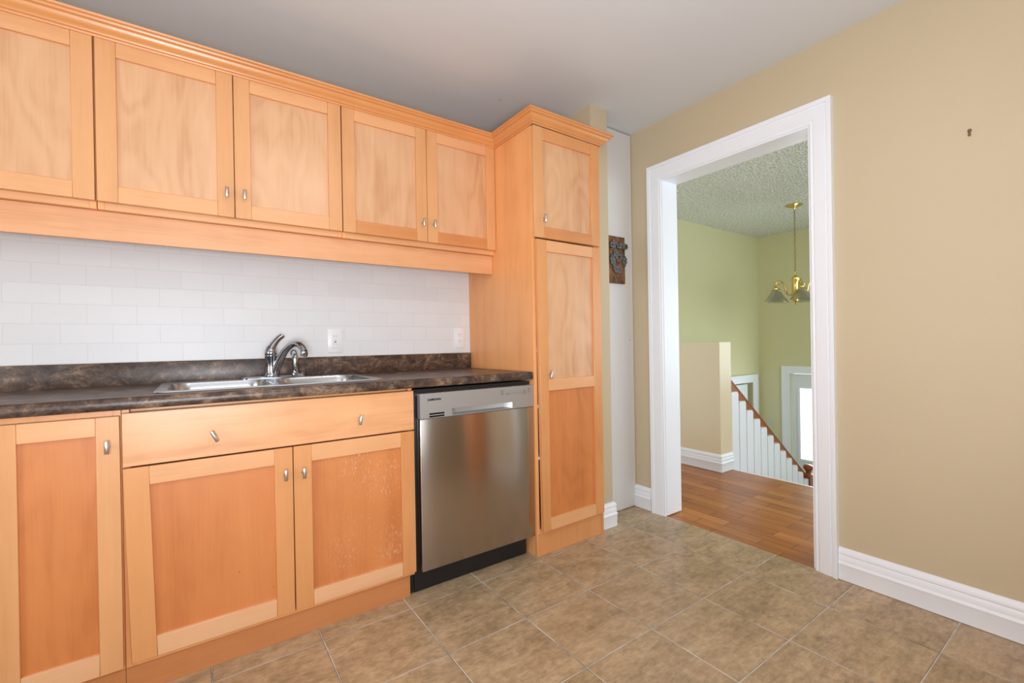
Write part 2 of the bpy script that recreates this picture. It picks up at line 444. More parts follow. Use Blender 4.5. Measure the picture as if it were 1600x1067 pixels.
def window(name, a, b, ax):
    """frame with one mullion in a wall hole, ax = axis of width"""
    g = G(); f = .05
    def bx(u0, u1, z0, z1, d0, d1, m):
        if ax == 'x': g.box((u0, a[1] + d0, z0), (u1, a[1] + d1, z1), m)
        else: g.box((a[0] + d0, u0, z0), (a[0] + d1, u1, z1), m)
    i = 0 if ax == 'x' else 1
    u0, u1, z0, z1 = a[i], b[i], a[2], b[2]
    for q in ((u0, u0 + f, z0, z1), (u1 - f, u1, z0, z1), (u0 + f, u1 - f, z0, z0 + f), (u0 + f, u1 - f, z1 - f, z1), ((u0 + u1) / 2 - .03, (u0 + u1) / 2 + .03, z0 + f, z1 - f)):
        bx(*q, -.09, -.03, 'white_trim')
    o = g.build(name, kind='structure')
    g = G()
    if ax == 'x': g.box((u0 + f, a[1] - .065, z0 + f), (u1 - f, a[1] - .06, z1 - f), 'window_glass')
    else: g.box((a[0] - .065, u0 + f, z0 + f), (a[0] - .06, u1 - f, z1 - f), 'window_glass')
    g.build('window_pane', o)
window('window_1', (WX0, YF, WZ0), (WX1, YF, WZ1), 'x')  # unseen rear window, put in to give daylight
window('window_2', (XL, -2.75, .75), (XL, -1.35, 1.9), 'y')  # unseen left window, added to go with the side fill

# right wall with the doorway
Y0, Y1, ZO = -.70, -1.513, 2.017
struct('wall_right', ((XW, Y0, 0), (XH, .12, CH), 'yellow_paint'), ((XW, YF, 0), (XH, Y1, CH), 'yellow_paint'), ((XW, Y1, ZO), (XH, Y0, CH), 'yellow_paint'))
# jamb lining
g = G()
g.box((XW - .004, Y0 + .0, 0.006), (XH + .004, Y0 - .012, ZO - .012), 'white_trim'); g.box((XW - .004, Y1, 0.006), (XH + .004, Y1 + .012, ZO - .012), 'white_trim')
g.box((XW - .004, Y0, ZO), (XH + .004, Y1, ZO - .012), 'white_trim')
g.build('trim_2', kind='structure')
# casing : profile across width 0(inner) .. .093(outer)
def casing(xf, sgn, yin0, yin1, ztop, name, wdt=.090, zb=0.0):
    prof = [(0, 0), (0, .007), (.004, .011), (.010, .011), (.013, .007), (.017, .012), (.022, .0135), (.050, .017), (.066, .019), (.068, .016), (.071, .016), (.073, .022), (.086, .025), (wdt, .025), (wdt, 0)]
    g = G()
    O = V(sgn, 0, 0)
    def ring(y, z, dy, dz):
        return [V(xf, y, z) + V(0, dy, dz) * a + O * b for a, b in prof]
    rings = [ring(yin0, zb, 1, 0), ring(yin0, ztop, 1, 1), ring(yin1, ztop, -1, 1), ring(yin1, zb, -1, 0)]
    g.quadstrip(rings, 'white_trim', True, True, False)
    g.build(name, kind='structure')
casing(XW, -1, Y0 - .006, Y1 + .006, ZO - .006, 'trim_3', .092)
casing(XH, 1, Y0 - .006, Y1 + .006, ZO - .006, 'trim_4', .092)
# baseboards (profile: out, height)
BB = [(0, 0), (.016, 0), (.017, .064), (.0195, .070), (.0165, .078), (.0145, .080), (.0145, .103), (.011, .108), (.015, .112), (.015, .122), (.010, .131), (.004, .137), (0, .137)]
def baseboard(name, path, m='white_trim', k=1.0, zb=0.002):
    g = G()
    rings = [[V(pt[0], pt[1], zb) + V(od[0], od[1], 0) * a * k + V(0, 0, 1) * b for a, b in BB] for pt, od in path]
    g.quadstrip(rings, m, True, True, False)
    return g.build(name, kind='structure')
baseboard('baseboard_right', [((XW, -1.6), (-1, 0)), ((XW, YF), (-1, 0))])
baseboard('baseboard_corner', [((XW, -.478), (-1, 0)), ((XW, -.604), (-1, 0))])
baseboard('baseboard_stub', [((1.058, -.607), (0, -1)), ((1.168, -.607), (1, -1)), ((1.168, -.482), (1, 0))])
# wall stub beside the pantry and the recessed white panel
struct('wall_stub', ((1.038, -.607, 0), (1.168, 0, CH), 'yellow_paint'))
g = G(); g.box((1.170, -.477, .004), (XW - .004, -.455, CH - .008), 'white_panel', .001)
g.sphere((1.485, -.4785, 1.06), .0030, 'nail_brown', n=8); g.sphere((1.470, -.4785, 2.275), .0032, 'melamine', n=8)
g.build('wall_recess', kind='structure')

# ------------------------------------------------------------------ hall and stair well
HX, HY = 5.215, .575; LZ = -1.41
struct('floor_hall', ((XW + .004, -3.5, -.22), (2.765, HY, -.001), 'hardwood'))
struct('trim_5', ((2.765, -3.5, -.22), (2.79, -.455, -.001), 'white_trim'))
struct('ceiling_hall', ((XW, -3.5, CH + .0), (HX + .1, HY + .1, CH + .1), 'popcorn_ceiling')).location.z += 0
struct('wall_hall_left', ((XH, HY, LZ), (4.30, HY + .12, CH), 'yellow_paint_hall_lit'), ((4.30, HY, .501), (5.04, HY + .12, CH), 'yellow_paint_hall_lit'), ((5.04, HY, LZ), (HX + .12, HY + .12, CH), 'yellow_paint_hall_lit'))
DY0, DY1, DZT = .204, -.71, .623
struct('wall_hall_far', ((HX, DY0, LZ), (HX + .12, HY, CH), 'yellow_paint_hall_lit'), ((HX, -3.5, LZ), (HX + .12, -3.2, CH), 'yellow_paint_hall_lit'), ((HX, -1.4, LZ), (HX + .12, DY1, CH), 'yellow_paint_hall_lit'), ((HX, -3.2, LZ), (HX + .12, -1.4, .45), 'yellow_paint_hall_lit'), ((HX, -3.2, 1.85), (HX + .12, -1.4, CH), 'yellow_paint_hall_lit'), ((HX, DY1, DZT), (HX + .12, DY0, CH), 'yellow_paint_hall_lit'))
struct('wall_hall_right', ((XH, -3.62, LZ), (1.75, -3.5, CH), 'yellow_paint_hall_lit'), ((4.05, -3.62, LZ), (HX + .12, -3.5, CH), 'yellow_paint_hall_lit'), ((1.75, -3.62, LZ), (4.05, -3.5, .55), 'yellow_paint_hall_lit'), ((1.75, -3.62, 2.15), (4.05, -3.5, CH), 'yellow_paint_hall_lit'))
window('window_3', (1.75, -3.5, .55), (4.05, -3.5, 2.15), 'x')
window('window_4', (HX + .12, -3.2, .45), (HX + .12, -1.4, 1.85), 'y')
struct('floor_landing', ((2.8, -3.5, LZ - .1), (HX, HY, LZ), 'floor_tile'))
# half wall
PX0, PX1, PY = 2.616, 2.78, -.411
struct('wall_half', ((PX0, PY, 0), (PX1, HY, 1.031), 'pony_paint'))
baseboard('baseboard_hall', [((PX0, HY - .002), (-1, 0)), ((PX0, PY), (-1, -1)), ((PX1, PY), (0, -1))])
struct('wall_stairwell', ((2.69, -.40, LZ), (2.764, HY, -.225), 'white_trim'), ((2.69, -3.4, LZ), (2.764, -1.45, -.225), 'white_trim'))
# stairs
g = G()
for k in range(1, 7):
    x0 = 2.795 + .255 * (k - 1); z1 = -.2015 * k
    g.box((x0, -1.42, LZ), (x0 + .257, -.462, z1 - .025), 'white_trim'); g.box((x0 - .02, -1.42, z1 - .025), (x0 + .257, -.462, z1), 'hardwood', .004)
g.build('stair_flight', label='short flight of wooden stairs going down from the hallway', cat='stairs')
# front door (far wall)
fd = thing('front_door', (HX + .02, (DY0 + DY1) / 2, LZ), 'white front door with a tall bright glass pane', 'door')
fd['kind'] = 'structure'; del fd['category']; fd.name = 'door_1'; ORIG['door_1'] = ORIG['front_door']
g = G(); a0, a1 = DY0 - .012, DY1 + .012
gy0, gy1, gz0, gz1 = .112, -.618, -.43, .456
g.box((HX + .02, a0, LZ + .012), (HX + .06, gy0, DZT - .008), 'white_door', .002)
g.box((HX + .02, gy1, LZ + .012), (HX + .06, a1, DZT - .008), 'white_door', .002)
g.box((HX + .02, gy0, gz1), (HX + .06, gy1, DZT - .008), 'white_door', .001); g.box((HX + .02, gy0, LZ + .012), (HX + .06, gy1, gz0), 'white_door', .001)
g.build('door_panel', fd)
g = G()
for q in ((gy0 + .012, gy0 - .012, gz0 - .012, gz1 + .012), (gy1 + .012, gy1 - .012, gz0 - .012, gz1 + .012)):
    g.box((HX + .008, q[0], q[2] + .024), (HX + .02, q[1], q[3] - .024), 'white_trim', .001)
g.box((HX + .008, gy0 + .012, gz1 - .012), (HX + .02, gy1 - .012, gz1 + .012), 'white_trim', .001); g.box((HX + .008, gy0 + .012, gz0 - .012), (HX + .02, gy1 - .012, gz0 + .012), 'white_trim', .001)
g.build('pane_frame', fd)
g = G(); g.box((HX + .036, gy0, gz0), (HX + .044, gy1, gz1), 'window_glass'); g.build('window_pane', fd)
plain('decal', (.86, .94, .94), .5)
g = G(); g.lathe((HX + .034, -.021, -.21), [(.028, 0), (.034, 0), (.034, .0012), (.028, .0012), (.028, 0)], 'decal', 24, V(1, 0, 0), False, False); g.build('decal', fd)
def simple_casing(name, axis, p, s, in0, in1, zt, zb, wd=.085, th=.018):
    g = G()
    prof = [(0, 0), (0, .010), (.008, .014), (.06, .018), (.063, .022), (wd, .024), (wd, 0)]
    rings = []
    for (u, z, du, dz) in ((in0, zb, 1, 0), (in0, zt, 1, 1), (in1, zt, -1, 1), (in1, zb, -1, 0)):
        sg = 1 if in0 > in1 else -1
        if axis == 'x': rings.append([V(p + s * b, u + sg * du * a, z + dz * a) for a, b in prof])
        else: rings.append([V(u + sg * du * a, p + s * b, z + dz * a) for a, b in prof])
    g.quadstrip(rings, 'white_trim', True, True, False); g.build(name, kind='structure')
simple_casing('trim_6', 'x', HX, -1, DY0, DY1, DZT, LZ, .09)
simple_casing('trim_7', 'y', HY, -1, 5.04, 4.30, .501, LZ, .10)
# closet door, slightly ajar
g = G(); g.box((4.33, HY + .02, LZ + .01), (4.955, HY + .055, .483), 'white_door', .003)
g.build('door_2', kind='structure')
struct('wall_closet', ((4.2, HY + .5, LZ), (5.2, HY + .6, .7), 'dark_gap'), ((4.2, HY + .12, LZ), (4.22, HY + .5, .7), 'dark_gap'), ((5.18, HY + .12, LZ), (5.2, HY + .5, .7), 'dark_gap'), ((4.2, HY + .12, .7), (5.2, HY + .6, .72), 'dark_gap'))
# hall light switch
lsw = thing('light_switch', (HX, .455, -.03), 'small pale light switch plate on the far stairwell wall beside the front door', 'light switch')
plain('cream_plastic', (.62, .62, .50), .4)
g = G(); g.box((HX - .006, .420, -.088), (HX, .490, .026), 'cream_plastic', .002); g.build('cover_plate', lsw)
for yy in (.437, .473):
    g = G(); g.box((HX - .012, yy - .005, -.042), (HX - .006, yy + .005, -.018), 'cream_plastic', .001); g.build('toggle', lsw)

# railing
RB = lambda x: .757 - .758 * (x - 2.775)
rl = thing('stair_railing', (3.4, -.42, LZ), 'brown wooden stair railing with square white balusters descending beside the half wall', 'railing')
g = G()
xa, xb = PX1 + .002, 4.15
th = .16
poly = [(xa, -.385, RB(xa)), (xb, -.385, RB(xb)), (xb, -.385, RB(xb) - th), (xa, -.385, RB(xa) - th)]
g.prism(poly, (0, .032, 0), 'oak_rail')
poly = [(xa, -.388, RB(xa) + .001), (xb, -.388, RB(xb) + .001), (xb, -.388, RB(xb) - .012), (xa, -.388, RB(xa) - .012)]
g.prism(poly, (0, .04, 0), 'oak_rail')
g.build('handrail', rl)
for k in range(12):
    xc = 2.826 + .1165 * k
    g = G(); h = .0505
    zt = .622 - .0871 * k
    poly = [(xc - h, -.418, zt - .95), (xc + h, -.418, zt - .95), (xc + h, -.418, zt - .020), (xc + h - .015, -.418, zt), (xc - h, -.418, zt)]
    g.prism(poly, (0, .032, 0), 'white_trim')
    g.build('baluster', rl)
g = G(); nx, ny = 4.195, -.400
g.box((nx - .045, ny - .045, LZ), (nx + .045, ny + .045, -.315), 'newel_wood', .006)
g.lathe((nx, ny, -.315), [(.045, 0), (.040, .008), (.024, .022), (.022, .034), (.026, .044), (.042, .064), (.046, .078), (.044, .094), (.03, .104), (.001, .107)], 'newel_wood', 20)
g.build('newel_post', rl)

# chandelier
CXc, CYc = 4.05, -.37
ch = thing('chandelier', (CXc, CYc, CH), 'polished brass five arm chandelier with bell glass shades above the stairwell', 'chandelier')
g = G(); g.lathe((CXc, CYc, CH), [(.002, 0), (.072, -.0), (.072, -.008), (.055, -.016), (.03, -.024), (.012, -.032), (.008, -.045), (.001, -.046)], 'brass', 28); g.build('canopy', ch)
g = G()
zc = CH - .045; k = 0
while zc > 1.70:
    # one link: small ring in alternating planes
    pts = []
    for i in range(13):
        a = 2 * math.pi * i / 12; x = .0075 * math.cos(a); z = .017 * math.sin(a)
        pts.append((CXc + (x if k % 2 else 0), CYc + (0 if k % 2 else x), zc - .014 + z))
    g.tube(pts, .0022, 'brass_dark', 6, False); zc -= .027; k += 1
g.build('chain', ch)
g = G(); g.lathe((CXc, CYc, 1.385), [(.001, 0), (.008, .006), (.006, .014), (.018, .022), (.03, .034), (.03, .058), (.022, .064), (.036, .072), (.036, .090), (.030, .10), (.033, .17), (.033, .235), (.036, .24), (.036, .262), (.022, .275), (.008, .285), (.006, .30), (.001, .302)], 'brass', 24)
pts = [(CXc + .012 * math.cos(a), CYc, 1.705 + .014 * math.sin(a)) for a in [2 * math.pi * i / 12 for i in range(13)]]
g.tube(pts, .003, 'brass', 6, False)
g.build('stem', ch)
for k in range(5):
    a = math.radians(-67 - 4 + 72 * k); dx, dy = math.cos(a), math.sin(a)
    P = lambda r, z: (CXc + dx * r, CYc + dy * r, z)
    prof = [(.030, 1.50), (.046, 1.485), (.068, 1.478), (.088, 1.49), (.101, 1.52), (.107, 1.56), (.123, 1.60), (.150, 1.618), (.176, 1.615), (.195, 1.60), (.200, 1.580), (.200, 1.562)]
    g = G(); g.tube([P(*q) for q in prof], .0055, 'brass', 8); 
    g.lathe(P(.200, 1.532), [(.024, 0), (.026, .012), (.02, .026), (.012, .038), (.006, .046)], 'brass', 16)
    arm = g.build('arm', ch)
    g = G(); g.lathe(P(.200, 1.422), [(.100, 0), (.094, .006), (.076, .030), (.055, .060), (.038, .088), (.026, .108), (.024, .114), (.021, .112), (.035, .086), (.052, .058), (.073, .028), (.091, .004), (.097, -.002), (.100, 0)], 'shade_glass', 28, cap=False)
    g.build('lamp_shade', arm)

# ------------------------------------------------------------------ cabinets
def knob(parent, x, y, z, tilt=0.0, name='knob'):
    """short vertical bar knob on a post; y = door face"""
    g = G()
    g.lathe((x, y, z), [(.006, 0), (.006, .002), (.0042, .004), (.0042, .021)], 'nickel', 12, V(0, -1, 0))
    ax = V(math.sin(tilt), 0, math.cos(tilt)); c = V(x, y - .024, z)
    g.lathe(c - ax * .019, [(.001, 0), (.0052, 0), (.0058, .0008), (.0058, .0372), (.0052, .038), (.001, .038)], 'nickel', 20, ax)
    g.build(name, parent)

def shaker(parent, name, x0, x1, z0, z1, yf, inner, mats, knob_at=None, tilt=0, mid=None, th=.020, origin=None, label=None):
    """shaker door: front face yf, inner=(xi0,xi1,zi0,zi1) opening; mats = stileL, stileR, railT, railB, panel"""
    xi0, xi1, zi0, zi1 = inner; yb = yf + th; b = .0012
    g = G()
    g.box((x0, yf, z0), (xi0, yb, z1), mats[0], b); g.box((xi1, yf, z0), (x1, yb, z1), mats[1], b)
    g.box((xi0, yf + .0003, zi1), (xi1, yb, z1 - .0003), mats[2], b); g.box((xi0, yf + .0003, z0 + .0003), (xi1, yb, zi0), mats[3], b)
    if mid: g.box((xi0, yf + .0003, mid[0]), (xi1, yb, mid[1]), mid[2], b)
    d = g.build(name, parent, origin=origin, label=label)
    if mid:
        g = G(); g.box((xi0 - .002, yf + .0105, mid[1] - .002), (xi1 + .002, yb - .003, zi1 + .002), mats[4]); g.build('panel', d)
        g = G(); g.box((xi0 - .002, yf + .0105, zi0 - .002), (xi1 + .002, yb - .003, mid[0] + .002), mid[3]); g.build('panel', d)
    else:
        g = G(); g.box((xi0 - .002, yf + .0105, zi0 - .002), (xi1 + .002, yb - .003, zi1 + .002), mats[4]); g.build('panel', d)
    if knob_at: knob(d, knob_at[0], yf, knob_at[1], tilt)
    return d
def carcass(parent, x0, x1, y0, y1, z0, z1, side='maple_side', bottom='maple_valance', t_=.018, shelf=(), top=True):
    g = G()
    g.box((x0, y0, z0), (x0 + t_, y1, z1), side, .0008); g.box((x1 - t_, y0, z0), (x1, y1, z1), side, .0008)
    g.box((x0 + t_, y0, z0), (x1 - t_, y1, z0 + .030), bottom, .0008); g.box((x0 + t_, y0 if top else y0 + .03, z1 - t_), (x1 - t_, y1 if top else y0 + .048, z1), bottom)
    g.box((x0 + t_, y1 - .008, z0 + t_), (x1 - t_, y1, z1 - t_), 'melamine')
    for zs in shelf: g.box((x0 + t_, y0 + .02, zs), (x1 - t_, y1 - .008, zs + .018), 'melamine')
    return g.build('carcass', parent)

UY, UB, UT = -.319, 1.558, 2.118
ZI0, ZI1 = 1.615, 2.062
U0, U1, U2, U3, U4 = -1.0165, -.6165, -.2115, .192, .593
cabs = [
 ('wall cabinet at the far left, cut by the photo edge, honey maple with two doors', -1.826, -1.018, -1.422),
 ('middle honey maple wall cabinet with two doors above the sink, left of the dark gap', U0 + .0005, U2 - .0005, U1),
 ('narrow-railed honey maple wall cabinet with two doors touching the tall pantry', U2 + .0005, U4 - .0005, U3)]
for i, (lab, x0, x1, xm) in enumerate(cabs):
    t_ = thing('wall_cabinet', ((x0 + x1) / 2, -.15, 1.534), lab, 'cabinet', 'upper cabinets above the tiled backsplash')
    carcass(t_, x0, x1, UY + .022, -.009, 1.534, 2.13, bottom='maple_rail')
    rb = 'maple_rail' if i < 2 else 'maple_rail_dark'
    shaker(t_, 'door', x0 + .0015, xm - .0012, UB, UT, UY, (x0 + .056, xm - .056, ZI0, ZI1), ('maple_stile', 'maple_stile', 'maple_rail', rb, 'maple_panel'), (xm - .027, 1.648))
    shaker(t_, 'door', xm + .0012, x1 - .0015, UB, UT, UY, (xm + .056, x1 - .056, ZI0, ZI1), ('maple_stile', 'maple_stile', 'maple_rail', rb, 'maple_panel'), (xm + .032 if i else xm + .03, 1.648))
g = G(); g.box((-1.826, -.276, 1.432), (.593, -.258, 1.5335), 'maple_valance', .001)
g.build('valance', label='long horizontal honey maple valance board under the upper cabinets', cat='valance')

# crown: profile (projection, height)
CP = [(0, 0), (.004, 0), (.006, .006), (.013, .008), (.016, .014), (.024, .018), (.031, .026), (.034, .034), (.044, .037), (.047, .042), (.055, .045), (.057, .051), (0, .051)]
yu, yp = UY - .0005, -.6625
g = G(); Z0 = 2.113
PXL, PXR = .5935, 1.054
path = [((-1.83, yu), (0, -1)), ((PXL, yu), (-1, -1)), ((PXL, yp), (-1, -1)), ((PXR, yp), (1, -1)), ((PXR, -.608), (1, 0))]
rings = [[V(pt[0], pt[1], Z0) + V(od[0], od[1], 0) * a + V(0, 0, b) for a, b in CP] for pt, od in path]
for a_, b_, m_ in ((0, 1, 'maple_crown'), (1, 2, 'maple_crown_side'), (2, 3, 'maple_crown'), (3, 4, 'maple_crown_side')):
    g.quadstrip([rings[a_], rings[b_]], m_, True, True, False)
g.build('crown_molding', label='stepped honey maple crown molding running over the upper cabinets and pantry', cat='molding')

# pantry
PY = -.642
pt = thing('pantry_cabinet', (.82, -.33, 0), 'tall honey maple pantry cabinet with upper door and ajar lower door', 'cabinet')
g = G(); xs = PXL + .0
g.box((xs + .0005, PY, .0), (xs + .0185, -.0085, 2.113), 'maple_side', .0008)
g.build('side_panel', pt)
g = G(); g.box((1.019, PY + .0, .0), (1.037, -.0085, 2.113), 'maple_side'); g.box((1.036, PY - .004, 0.0), (1.0535, -.609, 2.113), 'maple_stile_warm', .0008)
g.build('side_panel', pt)
g = G(); g.box((xs + .019, -.018, .10), (1.019, -.01, 2.11), 'dark_gap'); g.box((xs + .019, PY + .002, 2.09), (1.019, -.018, 2.112), 'maple_side'); g.box((xs + .019, PY + .01, 1.548), (1.019, -.018, 1.566), 'maple_side')
g.box((xs + .019, PY + .002, .112), (1.019, -.018, .13), 'maple_side')
g.build('carcass', pt)
for zs in (.48, .735, 1.013, 1.291):
    g = G(); g.box((xs + .019, PY + .035, zs - .009), (1.018, -.02, zs + .009), 'melamine'); g.build('shelf', pt)
for zs in (.48, .735, 1.013, 1.291):
    g = G(); g.box((xs + .0188, PY + .001, zs - .008), (xs + .030, PY + .03, zs + .008), 'white_plastic', .002); g.build('shelf_clip', pt)
g = G(); g.box((xs + .0, PY - .0005, 0), (1.036, PY + .017, .112), 'maple_plinth_warm' if 'maple_plinth_warm' in MATS else 'maple_stile_warm', .001); g.build('kick_plate', pt)
shaker(pt, 'door', .596, 1.043, 1.566, 2.110, PY - .0205, (.655, .982, 1.622, 2.050), ('maple_stile', 'maple_stile_warm', 'maple_stile_warm', 'maple_rail_dark', 'maple_panel'), (.648, 1.657))
dl = shaker(pt, 'door', .596, 1.043, .122, 1.556, PY - .0205, (.664, .982, .182, 1.500), ('maple_stile_warm', 'maple_stile_warm', 'maple_rail', 'maple_rail', 'maple_panel'), (.664, .893), .22,
            mid=(.812, .869, 'maple_rail', 'maple_panel_lower'), origin=(1.043, PY - .001, .122))
for v in dl.data.vertices:      # the warped door stands off its left jamb, more so towards the floor
    if v.co.x + 1.043 < .64: v.co.x += .006 + .013 * (1.556 - (v.co.z + .122)) / 1.434
dl.rotation_euler = (0, 0, math.radians(.9))

# base cabinets
LY = -.610
SX0, SX1 = -.9345, -.0145
sb = thing('base_cabinet', ((SX0 + SX1) / 2, -.30, 0), 'wide sink base cabinet with false drawer front and two worn maple doors', 'cabinet', 'lower cabinets')
carcass(sb, SX0, SX1, LY + .022, -.01, .085, .870, bottom='maple_side', top=False)
g = G(); g.box((SX0, LY + .0215, 0), (-.036, LY + .036, .0845), 'maple_plinth', .0005); g.build('kick_plate', sb)
g = G(); g.box((SX0 + .002, LY, .697), (SX1 - .001, LY + .020, .8585), 'maple_drawer', .0015); dr = g.build('drawer_front', sb)
knob(dr, -.704, LY, .764, -.42); knob(dr, -.239, LY, .765, .18)
XM = -.4722
ld = shaker(sb, 'door', SX0 + .002, XM - .0015, .104, .692, LY, (-.8715, -.531, .165, .635), ('maple_stile_warm', 'maple_stile_warm', 'maple_rail', 'maple_rail_pale', 'maple_panel_nicked'), (-.499, .600))
for v in ld.data.vertices:
    wx_ = v.co.x + ORIG[sb.name].x
    if wx_ < -.86: v.co.x += .013 * (.692 - v.co.z) / .588
shaker(sb, 'door', XM + .0015, SX1 - .001, .104, .692, LY, (-.411, -.073, .158, .631), ('maple_stile_warm', 'maple_stile_warm', 'maple_rail', 'maple_rail_pale', 'maple_panel_worn'), (-.440, .597))
BX0 = -1.50
lb = thing('base_cabinet', ((BX0 + SX0) / 2, -.30, 0), 'lower maple cabinet at the left photo edge with tall doors and no drawer', 'cabinet', 'lower cabinets')
carcass(lb, BX0, SX0 - .001, LY + .022, -.01, .085, .870, bottom='maple_side')
g = G(); g.box((BX0, LY + .0215, 0), (SX0 - .001, LY + .036, .0845), 'maple_plinth', .0005); g.build('kick_plate', lb)
shaker(lb, 'door', -1.213, SX0 - .003, .098, .852, LY, (-1.148, -.990, .162, .797), ('maple_stile', 'maple_stile', 'maple_rail', 'maple_rail_pale', 'maple_panel_lower'), (-.9635, .766))
shaker(lb, 'door', BX0 + .002, -1.216, .098, .852, LY, (BX0 + .06, -1.275, .162, .797), ('maple_stile', 'maple_stile', 'maple_rail', 'maple_rail_pale', 'maple_panel_lower'))

# countertop with rolled edge + backsplash, sink hole cut by building around it
CX0, CX1, CZ = -1.56, .592, .908
HX0, HX1, HY0, HY1 = -.845, -.135, -.545, -.075
ct = thing('countertop', ((CX0 + CX1) / 2, -.31, .87), 'mottled dark brown laminate countertop holding the steel sink', 'countertop')
def edgeprof():
    pr_ = [(0, 0)]
    return pr_
g = G()
yb = -.024; yf0 = -.60
prof = [(yf0, .871), (-.626, .871), (-.632, .873), (-.6345, .878), (-.6355, .888), (-.6345, .898), (-.631, .9045), (-.625, .9078), (-.615, CZ), (yf0, CZ)]
g.quadstrip([[V(CX0, y, z) for y, z in prof], [V(CX1, y, z) for y, z in prof]], 'laminate', True, True, False)
for f in g.bm.faces: f.smooth = len(f.verts) == 4
g.box((CX0, HY0, .874), (CX1, yf0, CZ), 'laminate'); g.box((CX0, yb, .874), (CX1, HY1, CZ), 'laminate')
g.box((CX0, HY1, .874), (HX0, HY0, CZ), 'laminate'); g.box((HX1, HY1, .874), (CX1, HY0, CZ), 'laminate')
g.build('worktop', ct)
g = G(); g.box((CX0, -.024, .874), (CX1 + .0, -.009, .9985), 'laminate', .003, 2); g.build('backsplash', ct)

# sink
sk = thing('kitchen_sink', (-.49, -.31, CZ), 'double bowl stainless steel drop-in sink set in the brown countertop', 'sink')
def rrect(x0, x1, y0, y1, r, z, n=6):
    pts = []
    for cx_, cy_, a0 in ((x1 - r, y1 - r, 0), (x0 + r, y1 - r, 90), (x0 + r, y0 + r, 180), (x1 - r, y0 + r, 270)):
        for i in range(n + 1):
            a = math.radians(a0 + 90 * i / n); pts.append(V(cx_ + r * math.cos(a), cy_ + r * math.sin(a), z))
    return pts
bowls = [(-.828, -.512, -.535, -.165), (-.468, -.152, -.535, -.165)]
# rim plate with two holes: triangulated between loops
g = G(); i_ = g.mi('sink_steel')
def loop(pts):
    vs_ = [g.bm.verts.new(p_) for p_ in pts]; es = [g.bm.edges.new((vs_[k], vs_[(k + 1) % len(vs_)])) for k in range(len(vs_))]; return vs_, es
o_v, o_e = loop(rrect(-.856, -.124, -.556, -.064, .035, CZ + .0052))
hs = [loop(rrect(b[0] - .004, b[1] + .004, b[2] - .004, b[3] + .004, .062, CZ + .0052)) for b in bowls]
r = bmesh.ops.triangle_fill(g.bm, use_beauty=True, use_dissolve=False, edges=o_e + hs[0][1] + hs[1][1])
for f in g.bm.faces: f.material_index = i_
# outer rolled lip
g.quadstrip([rrect(-.856, -.124, -.556, -.064, .035, CZ + .0052), rrect(-.862, -.118, -.562, -.058, .038, CZ + .0045), rrect(-.864, -.116, -.564, -.056, .04, CZ + .0012)], 'sink_steel', True, False, True)
g.build('rim', sk)
for b in bowls:
    g = G(); x0, x1, y0, y1 = b
    rr = []
    for ins, z_ in ((-.004, CZ + .0052), (-.001, CZ + .004), (.0015, CZ - .002), (.004, CZ - .03), (.010, CZ - .13), (.016, CZ - .15), (.03, CZ - .163), (.06, CZ - .168)):
        rr.append(rrect(x0 + ins, x1 - ins, y0 + ins, y1 - ins, .06 if ins < .02 else .045, z_))
    cx_, cy_ = (x0 + x1) / 2, (y0 + y1) / 2
    rr.append([V(cx_ + (p_.x - cx_) * .25, cy_ + (p_.y - cy_) * .25, CZ - .171) for p_ in rr[-1]])
    g.quadstrip(rr, 'sink_steel', True, False, True)
    bo = g.build('bowl', sk)
    g = G(); g.lathe((cx_, cy_, CZ - .172), [(.045, .001), (.043, .004), (.034, .002), (.030, -.012), (.001, -.014)], 'chrome', 24, cap=False); g.build('drain', bo)

# faucet with deck plate
fz = CZ + .0052
fc = thing('faucet', (-.477, -.105, fz), 'chrome single lever kitchen faucet with arched spout behind the sink', 'faucet')
g = G()
rr = [rrect(-.60, -.335, -.142, -.070, .034, fz), rrect(-.60, -.335, -.142, -.070, .034, fz + .005), rrect(-.594, -.341, -.136, -.076, .029, fz + .009)]
g.quadstrip(rr, 'chrome', True, True, True); g.build('deck_plate', fc)
g = G(); g.lathe((-.477, -.105, fz + .009), [(.030, 0), (.030, .004), (.0255, .010), (.024, .016), (.0235, .082), (.0255, .086), (.0255, .090), (.022, .094), (.001, .095)], 'chrome', 28); g.build('body', fc)
g = G(); zb_ = fz + .100
g.lathe((-.477, -.105, zb_ + .0), [(.022, 0), (.0255, .004), (.026, .012), (.023, .026), (.016, .040), (.004, .050)], 'chrome', 24)
g.tube([(-.477, -.105, zb_ + .022), (-.469, -.105, zb_ + .044), (-.457, -.104, zb_ + .062), (-.445, -.102, zb_ + .076), (-.430, -.100, zb_ + .087)], [.023, .0195, .0165, .0155, .0145], 'chrome', 14, flat=.8)
g.sphere((-.434, -.098, zb_ + .085), .0125, 'chrome', (1.25, 1, .6), 12)
g.build('handle', fc)
sp = [(-.466, -.112, fz + .012), (-.460, -.116, fz + .035), (-.449, -.127, fz + .070), (-.438, -.139, fz + .096), (-.428, -.153, fz + .117), (-.415, -.172, fz + .136), (-.403, -.192, fz + .1475), (-.391, -.213, fz + .151), (-.380, -.233, fz + .145), (-.371, -.250, fz + .130), (-.367, -.258, fz + .115)]
g = G(); g.tube(sp, [.0175, .0175, .0165, .0155, .0145, .0135, .013, .013, .0135, .014, .014], 'chrome', 18)
g.build('spout', fc)
g = G(); g.lathe((-.367, -.258, fz + .116), [(.0148, 0), (.0155, -.004), (.0155, -.020), (.013, -.022), (.001, -.021)], 'chrome', 20, V(.12, -.2, 1)); g.build('aerator', fc)
